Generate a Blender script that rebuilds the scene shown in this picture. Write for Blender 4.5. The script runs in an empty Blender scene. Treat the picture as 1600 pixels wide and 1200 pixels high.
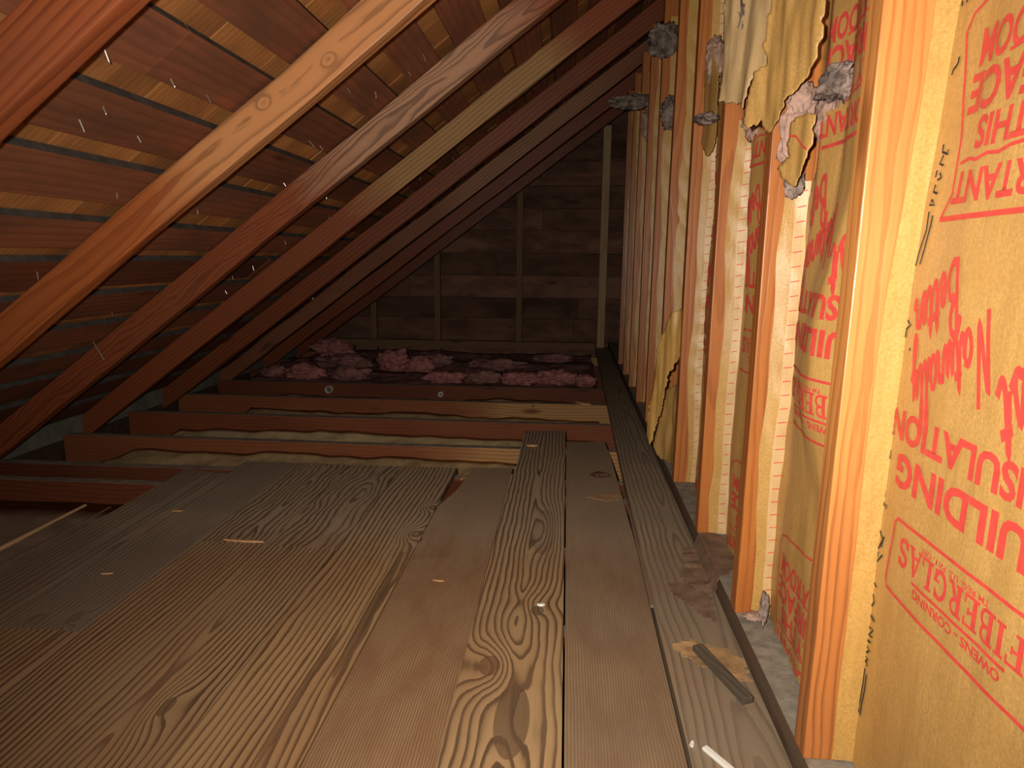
import bpy, bmesh, math, random
from mathutils import Vector, Matrix, noise as mn
random.seed(7)
S = bpy.context.scene
C = S.collection
PI = math.pi
EYE = 0.766

# ------------------------------------------------------------------ camera, world, flash, exposure
def make_camera():
    yaw, pitch, roll, f = 0.08230888, 0.19165899, 0.00838588, 1023.62
    d = Vector((-math.sin(yaw), math.cos(yaw), 0)); r = Vector((math.cos(yaw), math.sin(yaw), 0)); u = Vector((0, 0, 1))
    d2 = d*math.cos(pitch) - u*math.sin(pitch); u2 = u*math.cos(pitch) + d*math.sin(pitch)
    r3 = r*math.cos(roll) + u2*math.sin(roll); u3 = u2*math.cos(roll) - r*math.sin(roll)
    cam = bpy.data.cameras.new('camera'); o = bpy.data.objects.new('camera', cam); C.objects.link(o)
    cam.sensor_width = 36; cam.lens = f/1600*36; cam.clip_start = .01; cam.clip_end = 60
    m = Matrix((r3, u3, -d2)).transposed().to_4x4(); m.translation = Vector((0, 0, EYE)); o.matrix_world = m
    S.camera = o
    return r3, u3, d2
CR, CU, CD = make_camera()
W = bpy.data.worlds.new('world'); S.world = W; W.use_nodes = True
W.node_tree.nodes['Background'].inputs[0].default_value = (.9, .8, .7, 1)
W.node_tree.nodes['Background'].inputs[1].default_value = .004
# the compact camera's own flash, up and to the left of the lens
fl = bpy.data.lights.new('flash', 'SPOT'); fo = bpy.data.objects.new('flash', fl); C.objects.link(fo)
fo.location = Vector((0, 0, EYE)) - CR*.055 + CU*.03 + CD*.01
fl.energy = 108; fl.color = (1, .93, .82); fl.shadow_soft_size = .010
fl.spot_size = math.radians(128); fl.spot_blend = 1.0
aim = (CD + CR*.10 + CU*.06).normalized()
fo.rotation_euler = aim.to_track_quat('-Z', 'Y').to_euler()
S.view_settings.view_transform = 'Standard'; S.view_settings.look = 'None'
S.view_settings.exposure = 0.0; S.view_settings.gamma = 1.0; S.view_settings.use_curve_mapping = False

# ------------------------------------------------------------------ node helpers
class NT:
    def __init__(s, name, rough=.6, spec=.3):
        s.m = bpy.data.materials.new(name); s.m.use_nodes = True
        s.t = s.m.node_tree; s.b = s.t.nodes['Principled BSDF']
        s.b.inputs['Roughness'].default_value = rough; s.b.inputs['Specular IOR Level'].default_value = spec
    def n(s, typ, **kw):
        o = s.t.nodes.new(typ)
        for k, v in kw.items(): setattr(o, k, v)
        return o
    def l(s, a, b): s.t.links.new(a, b)
    def put(s, inp, v):
        if hasattr(v, 'is_linked') or isinstance(v, bpy.types.NodeSocket): s.l(v, inp)
        else: inp.default_value = v
    def math(s, op, a, b=0.0, c=0.0):
        o = s.n('ShaderNodeMath', operation=op)
        s.put(o.inputs[0], a); s.put(o.inputs[1], b); s.put(o.inputs[2], c)
        return o.outputs[0]
    def comb(s, x, y, z):
        o = s.n('ShaderNodeCombineXYZ')
        for i, v in enumerate((x, y, z)): s.put(o.inputs[i], v)
        return o.outputs[0]
    def noise(s, vec, scale=1, detail=3, rough=.5, out=0):
        o = s.n('ShaderNodeTexNoise'); s.l(vec, o.inputs['Vector'])
        o.inputs['Scale'].default_value = scale; o.inputs['Detail'].default_value = detail; o.inputs['Roughness'].default_value = rough
        return o.outputs[out]
    def ramp(s, fac, stops):
        o = s.n('ShaderNodeValToRGB'); s.l(fac, o.inputs[0]); e = o.color_ramp.elements
        while len(e) < len(stops): e.new(.5)
        for k, (p, c) in zip(e, stops):
            k.position = p; k.color = (c, c, c, 1) if isinstance(c, (int, float)) else (*c, 1)
        return o.outputs[0]
    def mix(s, f, a, b, mode='MIX'):
        o = s.n('ShaderNodeMix', data_type='RGBA', blend_type=mode)
        s.put(o.inputs[0], f)
        for i, v in ((6, a), (7, b)):
            if isinstance(v, tuple): o.inputs[i].default_value = (*v, 1)
            else: s.l(v, o.inputs[i])
        return o.outputs[2]
    def bump(s, h, strength=.3, dist=.002):
        o = s.n('ShaderNodeBump'); o.inputs['Strength'].default_value = strength; o.inputs['Distance'].default_value = dist
        s.l(h, o.inputs['Height']); s.l(o.outputs[0], s.b.inputs['Normal'])
    def out(s, col): s.l(col, s.b.inputs['Base Color']); return s.m
    def obj(s):
        o = s.n('ShaderNodeTexCoord').outputs['Object']; p = s.n('ShaderNodeSeparateXYZ'); s.l(o, p.inputs[0])
        return o, p.outputs[0], p.outputs[1], p.outputs[2]
    def rnd(s): return s.n('ShaderNodeObjectInfo').outputs['Random']

def wood(name, light, dark, ax=0, freq=70, z0=.06, za=.05, vs=1.1, contrast=1.0, rough=.6, spec=.3, dust=None, dustamt=.35,
         stain=None, stainamt=.5, knots=(), island=False, tint=.25, fibre=.25, uc=None, wob=.012, bumpk=.25, knotspots=True, blot=3.0, patch=None, pd=.42, side=False):
    """Sawn timber: growth rings about a pith line beside the board, grain running along local axis ax."""
    N = NT(name, rough, spec); co, x, y, z = N.obj()
    v, u, w = (x, y, z) if ax == 0 else ((y, x, z) if ax == 1 else (z, x, y))
    if side: u, w = w, u
    rnd = N.rnd()
    if island:
        rnd = N.n('ShaderNodeNewGeometry').outputs['Random Per Island']
    r37 = N.math('MULTIPLY', rnd, 37.0)
    vv = N.math('ADD', v, r37)
    low = N.comb(N.math('MULTIPLY', vv, vs), r37, 0.0)
    nz = N.math('SUBTRACT', N.noise(low, 1, 1), .5)
    low2 = N.comb(N.math('MULTIPLY', vv, vs*2.6), N.math('MULTIPLY', u, 9.0), N.math('MULTIPLY', w, 9.0))
    nu = N.math('MULTIPLY', N.math('SUBTRACT', N.noise(low2, 1, 2), .5), wob*2)
    if uc is None:
        cu = N.math('MULTIPLY', N.math('SUBTRACT', N.math('FRACT', N.math('MULTIPLY', rnd, 7.31)), .5), .16)
    else: cu = uc
    un = N.math('ADD', N.math('SUBTRACT', u, cu), nu)
    zn = N.math('ADD', N.math('ADD', w, z0), N.math('MULTIPLY', nz, za*2))
    d = N.math('SQRT', N.math('ADD', N.math('MULTIPLY', un, un), N.math('MULTIPLY', zn, zn)))
    ringf = N.math('MULTIPLY', d, freq)
    kmask = None
    for (ku, kv, su, sv, A, dk) in knots:
        a = N.math('DIVIDE', N.math('SUBTRACT', u, ku), su); b = N.math('DIVIDE', N.math('SUBTRACT', v, kv), sv)
        rr = N.math('ADD', N.math('MULTIPLY', a, a), N.math('MULTIPLY', b, b))
        g = N.math('EXPONENT', N.math('MULTIPLY', rr, -1.0))
        ringf = N.math('ADD', ringf, N.math('MULTIPLY', g, A))
        if dk:
            km = N.math('MULTIPLY', N.math('GREATER_THAN', g, dk), .75)
            kmask = km if kmask is None else N.math('MAXIMUM', kmask, km)
    jag = N.noise(N.comb(N.math('MULTIPLY', vv, 14.0), N.math('MULTIPLY', u, 90.0), N.math('MULTIPLY', w, 90.0)), 1, 2)
    ringf = N.math('ADD', ringf, N.math('MULTIPLY', jag, .35))
    t = N.math('FRACT', ringf)
    band = N.ramp(t, [(0, 0.0), (.40, .08), (.60, .35), (.76, 1.0), (.93, 1.0), (1.0, 0.0)])
    band = N.math('MULTIPLY', band, contrast)
    wide = N.noise(N.comb(N.math('MULTIPLY', vv, 1.6), N.math('MULTIPLY', u, 8.0), r37), 1, 2)
    band = N.math('MULTIPLY', band, N.ramp(wide, [(.28, .65), (.52, 1.0)]))
    col = N.mix(band, light, dark)
    if kmask is not None: col = N.mix(kmask, col, tuple(c*1.05 for c in dark))
    fn = N.noise(N.comb(N.math('MULTIPLY', vv, 6.0), N.math('MULTIPLY', u, 260.0), N.math('MULTIPLY', w, 260.0)), 1, 3, .6)
    col = N.mix(fibre, col, N.ramp(fn, [(.3, tuple(c*.55 for c in light)), (.7, tuple(min(1, c*1.35) for c in light))]))
    if stain:
        bl = N.noise(N.comb(N.math('MULTIPLY', vv, blot), N.math('MULTIPLY', u, blot*2.4), N.math('MULTIPLY', w, blot*2.4)), 1, 4, .6)
        col = N.mix(N.math('MULTIPLY', N.ramp(bl, [(.42, 0.0), (.62, 1.0)]), stainamt), col, stain)
    if patch:      # differently coloured lengths of the same timber: (from, to, colour, amount)
        for (pa, pb, pc, pamt) in patch:
            ve = N.math('ADD', v, N.math('MULTIPLY', N.math('SUBTRACT', N.noise(N.comb(N.math('MULTIPLY', v, 3.0), N.math('MULTIPLY', u, 22.0), N.math('MULTIPLY', w, 22.0)), 1, 4, .65), .5), .45))
            ma = N.math('MULTIPLY', N.ramp(N.math('ADD', N.math('MULTIPLY', N.math('SUBTRACT', ve, pa), 4.0), .5), [(0, 0.0), (1, 1.0)]),
                        N.ramp(N.math('ADD', N.math('MULTIPLY', N.math('SUBTRACT', pb, ve), 4.0), .5), [(0, 0.0), (1, 1.0)]))
            pk = N.mix(band, pc, tuple(c*pd for c in pc))
            col = N.mix(N.math('MULTIPLY', ma, pamt), col, pk)
    if dust:
        dn = N.noise(co, 5, 5, .62)
        col = N.mix(N.math('MULTIPLY', N.ramp(dn, [(.28, .25), (.66, 1.0)]), dustamt), col, dust)
    if knotspots:
        vo = N.n('ShaderNodeTexVoronoi'); vo.inputs['Scale'].default_value = 1
        N.l(N.comb(N.math('MULTIPLY', vv, 1.9), N.math('MULTIPLY', u, 7.5), N.math('ADD', N.math('MULTIPLY', w, 7.5), r37)), vo.inputs['Vector'])
        ks = N.ramp(vo.outputs['Distance'], [(0.0, .85), (.07, .6), (.13, 0.0)])
        col = N.mix(ks, col, tuple(c*.5 for c in dark))
    if tint:
        tv = N.math('ADD', N.math('MULTIPLY', N.math('FRACT', N.math('MULTIPLY', rnd, 13.7)), tint*2), 1-tint)
        col = N.mix(1.0, col, N.comb(tv, tv, tv), 'MULTIPLY')
    h = N.math('ADD', N.math('MULTIPLY', band, -1.0), N.math('MULTIPLY', fn, .5))
    N.bump(h, bumpk, .0015)
    return N.out(col)

def plain(name, col, rough=.7, spec=.2, var=.25, scale=25, bump=0, metal=0, col2=None, bscale=None):
    N = NT(name, rough, spec); co, x, y, z = N.obj(); N.b.inputs['Metallic'].default_value = metal
    nn = N.noise(co, scale, 5, .6)
    c2 = col2 or tuple(c*(1-var*1.6) for c in col)
    if bump: N.bump(N.noise(co, bscale or scale*2, 5, .65), bump, .006)
    return N.out(N.mix(N.ramp(nn, [(.32, 0.0), (.68, 1.0)]), c2, tuple(min(1, c*(1+var*.5)) for c in col)))

def paper_mat(name, col, rough=.42, spec=.45, mottle=.22):
    N = NT(name, rough, spec); co, x, y, z = N.obj()
    fine = N.noise(co, 260, 4, .7); mid = N.noise(co, 22, 4, .6)
    vert = N.noise(N.comb(N.math('MULTIPLY', x, 30.0), N.math('MULTIPLY', y, 20.0), N.math('MULTIPLY', z, 5.0)), 1, 4, .6)
    c = N.mix(N.ramp(fine, [(.3, 0.0), (.7, 1.0)]), tuple(k*(1-mottle) for k in col), tuple(min(1, k*(1+mottle*.6)) for k in col))
    c = N.mix(N.math('MULTIPLY', N.ramp(mid, [(.4, 0.0), (.66, 1.0)]), .45), c, tuple(a*b for a, b in zip(col, (.80, .74, .62))))
    c = N.mix(N.math('MULTIPLY', N.ramp(vert, [(.45, 0.0), (.7, 1.0)]), .3), c, tuple(min(1, a*b) for a, b in zip(col, (1.15, 1.14, 1.05))))
    N.bump(N.math('ADD', N.math('MULTIPLY', vert, .8), N.math('MULTIPLY', fine, .12)), .6, .005)
    return N.out(c)

M = {}
RED = ((.36, .115, .034), (.155, .036, .012))
M['rafter'] = wood('rafter_wood', (.24, .062, .020), (.115, .024, .008), 0, freq=62, z0=.05, za=.055, vs=1.0, contrast=.9, stain=(.17, .05, .022), stainamt=.5, tint=.14, rough=.5, spec=.35)
M['rafter_pale'] = wood('pale_rafter_wood', (.38, .105, .026), (.18, .038, .010), 0, freq=70, z0=.03, za=.03, vs=1.0, contrast=.75, stain=(.30, .085, .026), stainamt=.4, tint=.05, rough=.5, spec=.35, blot=1.6,
                        patch=[(1.62, 9, (.52, .235, .09), .85)], side=True, uc=.05, wob=.02, knots=[(.056, 1.918, .014, .022, 1.6, .45), (.040, 2.096, .012, .020, 1.6, .45)], knotspots=False)
M['rafter_ringed'] = wood('ringed_rafter_wood', (.26, .066, .021), (.12, .026, .009), 0, freq=95, z0=.02, za=.05, vs=1.3, contrast=1.0, stain=(.2, .06, .025), stainamt=.5, tint=.05, rough=.55, blot=1.3, knotspots=False,
                        patch=[(1.80, 2.55, (.42, .225, .125), .9)], side=True, uc=.03, wob=.05)
M['rafter_tan'] = wood('tan_rafter_wood', (.25, .064, .021), (.12, .028, .010), 0, freq=62, z0=.06, za=.05, vs=1.0, contrast=.6, stain=(.2, .06, .025), stainamt=.4, tint=.05, rough=.55, blot=1.3,
                        patch=[(1.75, 2.75, (.40, .23, .085), .85)])
M['rafter_brown'] = wood('brown_rafter_wood', (.27, .10, .045), (.14, .045, .02), 0, freq=62, z0=.05, za=.05, vs=1.0, contrast=.7, stain=(.16, .05, .025), stainamt=.6, tint=.05, rough=.55, blot=1.3,
                        patch=[(1.9, 3.0, (.34, .17, .08), .7)])
M['joist'] = wood('joist_wood', (.165, .043, .016), (.08, .018, .008), 0, freq=60, z0=.08, contrast=.6, stain=(.22, .07, .024), stainamt=.45, tint=.3, rough=.7, blot=1.3)
M['joist_tan'] = wood('tan_joist_wood', (.22, .065, .024), (.11, .028, .011), 0, freq=60, z0=.08, contrast=.6, stain=(.28, .1, .035), stainamt=.45, tint=.1, rough=.7, blot=1.3,
                      patch=[(1.75, 9, (.46, .24, .085), .9)])
M['joisttop'] = plain('joist_dust', (.30, .24, .185), .9, .1)
M['stud'] = wood('stud_wood', (.47, .16, .034), (.28, .072, .014), 0, freq=70, z0=.05, za=.05, vs=1.2, contrast=.75, stain=(.38, .11, .028), stainamt=.5, tint=.1, rough=.42, spec=.45)
M['stud_near_lit'] = wood('near_stud_wood_lit', (.62, .265, .07), (.42, .12, .028), 0, freq=80, z0=.01, za=.05, vs=1.2, contrast=.9, stain=(.56, .20, .055), stainamt=.35, tint=0, rough=.4, spec=.6, uc=.03, wob=.016, patch=[(-9, .40, (.50, .165, .042), .85)])  # paler than the other studs: flash glare put into its wood colour
M['deck'] = wood('deck_wood', (.25, .080, .034), (.13, .040, .018), 1, freq=40, contrast=.6, stain=(.10, .042, .024), stainamt=.6, island=True, tint=.35, rough=.8, spec=.15, dust=(.10, .065, .045), dustamt=.3)
M['shingle'] = wood('shingle_wood', (.44, .19, .058), (.28, .10, .032), 0, freq=60, contrast=.5, stain=(.20, .075, .03), stainamt=.6, island=True, tint=.25, rough=.8, spec=.15, knotspots=False)
M['deckedge'] = plain('board_edge_dust', (.085, .075, .068), .95, .05)
M['gable'] = wood('gable_wood', (.24, .125, .08), (.14, .065, .042), 0, freq=35, contrast=.5, island=True, tint=.3, stain=(.08, .04, .03), stainamt=.7, rough=.85, spec=.1)
M['gablestud'] = wood('gable_stud_wood', (.25, .14, .08), (.15, .075, .045), 0, freq=60, contrast=.5, tint=.1, rough=.8, spec=.1)
M['cornerpost'] = wood('corner_post_wood', (.52, .36, .2), (.36, .22, .12), 0, freq=60, contrast=.5, tint=0, rough=.8, spec=.1)
M['plate'] = wood('sole_plate_wood', (.23, .12, .062), (.13, .06, .032), 1, freq=60, contrast=.5, dust=(.21, .185, .15), dustamt=.5, rough=.85, spec=.1)
M['platetop'] = plain('sole_plate_dust', (.30, .26, .20), .95, .05, .22, 40, .3)
M['eave'] = plain('eave_plate_dust', (.16, .165, .13), .95, .05, .25, 12)
M['kraft'] = paper_mat('kraft_paper', (.54, .31, .096), mottle=.26)
M['flange'] = paper_mat('kraft_flange_lit', (.56, .32, .092), mottle=.28)  # same kraft as the sheet, lightened because the flange faces the flash
M['liner'] = paper_mat('pale_paper_back', (.66, .45, .22), mottle=.12)
M['dustkraft'] = plain('dusty_kraft_paper', (.46, .32, .16), .8, .15, .22, 18, .2)
M['battpaper'] = plain('pale_batt_paper', (.62, .47, .25), .7, .2, .2, 14, .3)
M['flatbatt'] = plain('dusty_mauve_paper', (.33, .225, .155), .85, .1, .22, 9, .2)
M['scrap'] = plain('torn_paper_scrap', (.42, .25, .12), .8, .15, .25, 30, .2)
M['scrapdull'] = plain('dull_paper_scrap', (.25, .155, .10), .9, .1, .25, 30, .2)
M['redink'] = plain('red_print', (.70, .075, .058), .55, .3, .12, 60)
M['blackink'] = plain('black_marker', (.03, .028, .025), .6, .2, .1, 60)
M['pink'] = plain('pink_fibreglass', (.50, .20, .18), 1, .0, .32, 30, .8, bscale=60)
M['pinkdust'] = plain('dusty_pink_fibreglass', (.33, .155, .135), 1, .0, .4, 14, .8, bscale=50)
M['greyfluff'] = plain('sooty_fibreglass', (.34, .25, .21), 1, .0, .5, 22, 1.0, col2=(.03, .025, .025), bscale=90)
M['pinkgrey'] = plain('grey_pink_fibreglass', (.52, .33, .26), 1, .0, .3, 25, 1.0, bscale=90)
M['nail'] = plain('nail_steel', (.62, .58, .50), .35, .5, .1, 60, 0, .8)
M['darknail'] = plain('rusty_nail_steel', (.12, .09, .07), .6, .4, .1, 60, 0, .6)
M['offwhite'] = plain('offwhite', (.60, .58, .52), .4, .5, .1, 40)
M['dark'] = plain('dark_hole', (.02, .017, .013), .9, .05)
M['sub'] = plain('lath_ceiling_back', (.07, .045, .03), .95, .05)
M['plaster'] = plain('dark_backing', (.05, .036, .028), .95, .05)
M['greywood'] = wood('grey_scrap_wood', (.11, .085, .06), (.06, .045, .03), 0, freq=200, tint=0, rough=.85, spec=.1, knotspots=False)
M['chipwood'] = plain('fresh_wood_splinter', (.55, .30, .13), .7, .2)
M['barkknot'] = plain('bark_brown', (.13, .065, .035), .8, .2, .4, 60, .5)
M['white'] = plain('white_plastic', (.80, .78, .72), .4, .5, .04)

FL = (.37, .222, .105); FD = (.055, .022, .010); DU = (.22, .17, .115)
def floorwood(name, **kw):
    a = dict(light=FL, dark=FD, ax=1, freq=52, z0=.02, za=.05, vs=.9, contrast=1.0, rough=.62, spec=.15, dust=DU, dustamt=.20, stain=(.24, .105, .048), stainamt=.32, blot=2.6, patch=[(1.62, 9, (.46, .35, .235), .62)], tint=0, knotspots=False, pd=.26, fibre=.10, bumpk=.7)
    a.update(kw)
    return wood(name, a.pop('light'), a.pop('dark'), a.pop('ax'), **a)
FM = {
 'grey': floorwood('grey_board', light=(.25, .175, .115), dark=(.09, .056, .036), dust=(.18, .145, .11), dustamt=.6, freq=60, contrast=.8, uc=.03),
 'greyB': floorwood('grey_board_two', light=(.25, .175, .115), dark=(.09, .056, .036), dust=(.18, .145, .11), dustamt=.6, freq=80, contrast=.7, uc=-.09, knots=[(.055, 1.20, .018, .035, 2.6, .6), (-.03, 1.19, .014, .03, 2.2, .6)]),
 'left': floorwood('brown_board', freq=66, uc=.07, z0=.01, za=.06, vs=.7),
 'leftB': floorwood('brown_board_two', freq=74, uc=.12, z0=.01, za=.05, vs=.7, wob=.02),
 'cath': floorwood('arched_grain_board', freq=78, uc=-.03, z0=.0, za=.075, vs=1.3, knots=[(.02, .95, .03, .07, 2.4, .88)]),
 'swirl': floorwood('swirled_board', freq=58, uc=.03, z0=.0, za=.09, vs=1.9, wob=.03, light=(.30, .185, .10)),
 'flame': floorwood('flame_grain_board', freq=62, uc=.02, z0=.0, za=.10, vs=1.7, wob=.03, light=(.30, .185, .10)),
 'stripe': floorwood('coarse_striped_board', freq=66, uc=-.13, z0=.01, za=.06, vs=.9, wob=.018, light=(.41, .24, .105), dark=(.065, .026, .011), knots=[(.07, 1.70, .03, .05, 3.0, .8), (.075, 1.90, .022, .03, 2.0, .8), (.072, 1.32, .012, .28, 1.0, .40), (.03, 1.02, .010, .30, .6, .62)]),
 'fine': floorwood('fine_grain_board', freq=200, uc=-.5, z0=.02, za=.06, contrast=.75, light=(.33, .19, .095), dark=(.12, .058, .028), stain=(.21, .092, .042), stainamt=.65, blot=4.5, wob=.01),
 'hero': floorwood('knotty_board', freq=72, uc=-.002, z0=.004, za=.062, vs=1.35, wob=.016, light=(.43, .268, .128), dark=(.07, .034, .018),
                   knots=[(-.047, 1.118, .050, .075, 4.6, .84), (.034, 1.76, .036, .17, -3.0, .42), (.008, .975, .036, .11, 2.6, .50), (.035, 1.36, .06, .05, 1.6, 0), (.035, 1.325, .02, .03, .6, .6)]),
 'fineR': floorwood('fine_straight_board', freq=190, uc=-.42, z0=.02, za=.07, contrast=.65, light=(.30, .187, .10), dark=(.12, .072, .036), stain=(.17, .085, .045), stainamt=.6, blot=4.5, dust=(.26, .20, .14), dustamt=.42),
 'edge': floorwood('dusty_edge_board', freq=64, uc=.03, z0=.0, za=.07, vs=1.2, light=(.30, .205, .12), dark=(.12, .07, .042), dust=(.24, .195, .14), dustamt=.7, contrast=.9),
}

# ------------------------------------------------------------------ object helpers
def tag(o, label=None, cat=None, group=None, kind=None):
    if label: o['label'] = label
    if cat: o['category'] = cat
    if group: o['group'] = group
    if kind: o['kind'] = kind
    return o
def link(name, me, mats, parent=None, loc=(0, 0, 0), smooth=False):
    o = bpy.data.objects.new(name, me); C.objects.link(o); o.location = loc
    for m in (mats if isinstance(mats, (list, tuple)) else [mats]): me.materials.append(m)
    if parent: o.parent = parent
    if smooth:
        for p in me.polygons: p.use_smooth = True
    return o
def empty(name, loc=(0, 0, 0)):
    o = bpy.data.objects.new(name, None); C.objects.link(o); o.location = loc; o.empty_display_size = .05
    return o
def mesh(name, v, f, mi=None):
    me = bpy.data.meshes.new(name); me.from_pydata([tuple(p) for p in v], [], f)
    if mi:
        for p, i in zip(me.polygons, mi): p.material_index = i
    me.update(); return me
def bm_mesh(name, bm, recalc=True):
    if recalc: bmesh.ops.recalc_face_normals(bm, faces=bm.faces)
    me = bpy.data.meshes.new(name); bm.to_mesh(me); bm.free(); return me
def beam_mesh(L, a, b, bev=.0025, seg=1, warp=0, seed=0, chip=0):
    """box: length along +x from 0..L, y in 0..a, z in 0..b"""
    bm = bmesh.new(); bmesh.ops.create_cube(bm, size=1)
    for v in bm.verts: v.co = Vector(((v.co.x+.5)*L, (v.co.y+.5)*a, (v.co.z+.5)*b))
    if bev: bmesh.ops.bevel(bm, geom=list(bm.edges), offset=bev, segments=2, affect='EDGES', profile=.6)
    if seg > 1:
        for i in range(1, seg):
            bmesh.ops.bisect_plane(bm, geom=list(bm.verts)+list(bm.edges)+list(bm.faces), plane_co=(L*i/seg, 0, 0), plane_no=(1, 0, 0))
        for v in bm.verts:
            if .01 < v.co.x < L-.01:
                n1 = mn.noise(Vector((v.co.x*1.3, seed*7.1, 0))); n2 = mn.noise(Vector((v.co.x*1.3, seed*7.1, 9)))
                v.co.y += n1*warp; v.co.z += n2*warp
                if chip:
                    c = mn.noise(Vector((v.co.x*9, v.co.y*40+seed, v.co.z*40)))
                    v.co.y += (a/2-v.co.y)*max(0, c)*chip; v.co.z += (b/2-v.co.z)*max(0, c)*chip
    return bm_mesh('beam', bm)
def prism(name, outline, z0, z1, bev=.002):
    bm = bmesh.new(); vs = [bm.verts.new((x, y, z1)) for x, y in outline]; f = bm.faces.new(vs)
    r = bmesh.ops.extrude_face_region(bm, geom=[f])
    for g in r['geom']:
        if isinstance(g, bmesh.types.BMVert): g.co.z = z0
    bmesh.ops.recalc_face_normals(bm, faces=bm.faces)
    if bev:
        top = [e for e in bm.edges if all(abs(v.co.z-z1) < 1e-6 for v in e.verts)]
        bmesh.ops.bevel(bm, geom=top, offset=bev, segments=1, affect='EDGES')
    return bm_mesh(name, bm)
def boxes(lst, name='boxes'):
    v, f, mi = [], [], []
    for (x0, x1, y0, y1, z0, z1, *m) in lst:
        k = len(v)
        v += [(x0, y0, z0), (x1, y0, z0), (x1, y1, z0), (x0, y1, z0), (x0, y0, z1), (x1, y0, z1), (x1, y1, z1), (x0, y1, z1)]
        f += [(k, k+3, k+2, k+1), (k+4, k+5, k+6, k+7), (k, k+1, k+5, k+4), (k+1, k+2, k+6, k+5), (k+2, k+3, k+7, k+6), (k+3, k, k+4, k+7)]
        mi += [m[0] if m else 0]*6
    return mesh(name, v, f, mi)
def blob(name, rad, seed, squash=(1, 1, .6), amp=.35, sub=4, freq=2.2):
    bm = bmesh.new(); bmesh.ops.create_icosphere(bm, subdivisions=sub, radius=1)
    for v in bm.verts:
        p = v.co.normalized()
        n = mn.fractal(p*freq+Vector((seed*3.7, seed, 0)), 1.1, 2.1, 3)
        n2 = mn.noise(p*11+Vector((seed, 0, 5)))*.06
        r = 1+amp*n+n2
        v.co = Vector((p.x*r*squash[0], p.y*r*squash[1], p.z*r*squash[2]))*rad
    return bm_mesh(name, bm)
def solidify(me_bm, t):
    bmesh.ops.solidify(me_bm, geom=list(me_bm.faces), thickness=t)

# ------------------------------------------------------------------ setting
RZ, RS = 1.547, .735                  # underside of rafters: z = RZ + RS*x
TH = math.atan(RS); CT, ST = math.cos(TH), math.sin(TH)
YB = -.75                             # how far the attic is built behind the camera
YG = 5.76                             # inside face of the gable boards
WX = .364                             # attic face of the knee wall studs

# roof: spaced boards with shingles showing in the gaps, local x up the slope, local y along the attic
def build_ceiling():
    v, f, mi = [], [], []
    def q(x0, x1, y0, y1, w0, w1, m):
        k = len(v)
        for w in (w0, w1):
            for (s, y) in ((x0, y0), (x1, y0), (x1, y1), (x0, y1)): v.append((s, y, w))
        f.extend([(k, k+3, k+2, k+1), (k+4, k+5, k+6, k+7), (k, k+1, k+5, k+4), (k+1, k+2, k+6, k+5), (k+2, k+3, k+7, k+6), (k+3, k, k+4, k+7)])
        mi.extend([m, m, m, 2 if m == 0 else m, m, m])
    rnd = random.Random(3)
    x = -.779-.1405*12
    while x < .75:
        w = .094+rnd.uniform(-.012, .010)
        y = YB-rnd.uniform(0, 2.0)
        while y < YG+.02:
            L = rnd.uniform(2.2, 4.2); y2 = min(y+L, YG+.05)
            if y2 > YB: q(x/CT, (x+w)/CT, max(y, YB), y2-.003, rnd.uniform(-.002, .002), .02, 0)
            y += L
        x += .1405
    # shingle undersides: strips with random widths
    for row in range(11):
        s0 = (-2.42+row*.30)/CT
        y = YB
        while y < YG:
            wd = rnd.uniform(.09, .26); q(s0, s0+.30/CT-.002, y, min(y+wd-.004, YG+.05), .021+rnd.uniform(0, .003), .034, 1); y += wd
    o = link('ceiling', mesh('ceiling', v, f, mi), [M['deck'], M['shingle'], M['deckedge']])
    o.location = (0, 0, RZ+.112); o.rotation_euler = (0, -TH, 0)
    # rotation about y by -TH turns +x into (cos, 0, sin)
    tag(o, kind='structure')
build_ceiling()

# gable end boards
def build_gable():
    v, f = [], []
    rnd = random.Random(5); z = -.16; 
    while z < 2.1:
        hgt = .19+rnd.uniform(-.01, .012)
        def xr(zz): return (zz-RZ-.13)/RS
        x0 = max(-2.45, min(xr(z), 0)); x0b = max(-2.45, xr(z+hgt))
        off = rnd.uniform(0, .012)
        cuts = [rnd.uniform(-1.6, .2)]
        seg = sorted([max(x0, min(.6, c)) for c in cuts])
        a = x0; aB = x0b
        for b in seg+[.75]:
            if b-a > .02:
                k = len(v)
                for yy in (YG+off, YG+off+.022):
                    v += [(a, yy, z), (b-.003, yy, z), (b-.003, yy, z+hgt-.004), (max(a, aB), yy, z+hgt-.004)]
                f += [(k, k+1, k+2, k+3), (k+4, k+7, k+6, k+5), (k, k+4, k+5, k+1), (k+1, k+5, k+6, k+2), (k+2, k+6, k+7, k+3), (k+3, k+7, k+4, k)]
                a = b; aB = b
        z += hgt
    o = link('wall_back', mesh('wall_back', v, f), M['gable']); tag(o, kind='structure')
build_gable()
o = link('floor', boxes([(-2.5, .75, YB, YG+.05, -.20, -.165)]), M['sub']); tag(o, kind='structure')
o = link('wall_right', boxes([(.565, .585, YB, YG+.05, -.165, 2.02)]), M['plaster']); tag(o, kind='structure')
o = link('wall_left', boxes([(-2.50, -2.40, YB, YG+.05, -.165, -.10)]), M['plaster']); tag(o, kind='structure')
o = link('trim_1', boxes([(-2.40, -2.21, YB, YG, -.045, .040)]), M['eave']); tag(o, kind='structure')
o = link('trim_2', boxes([(-2.40, -2.225, YB, YG, -.165, -.0455)]), M['sub']); tag(o, kind='structure')

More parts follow.
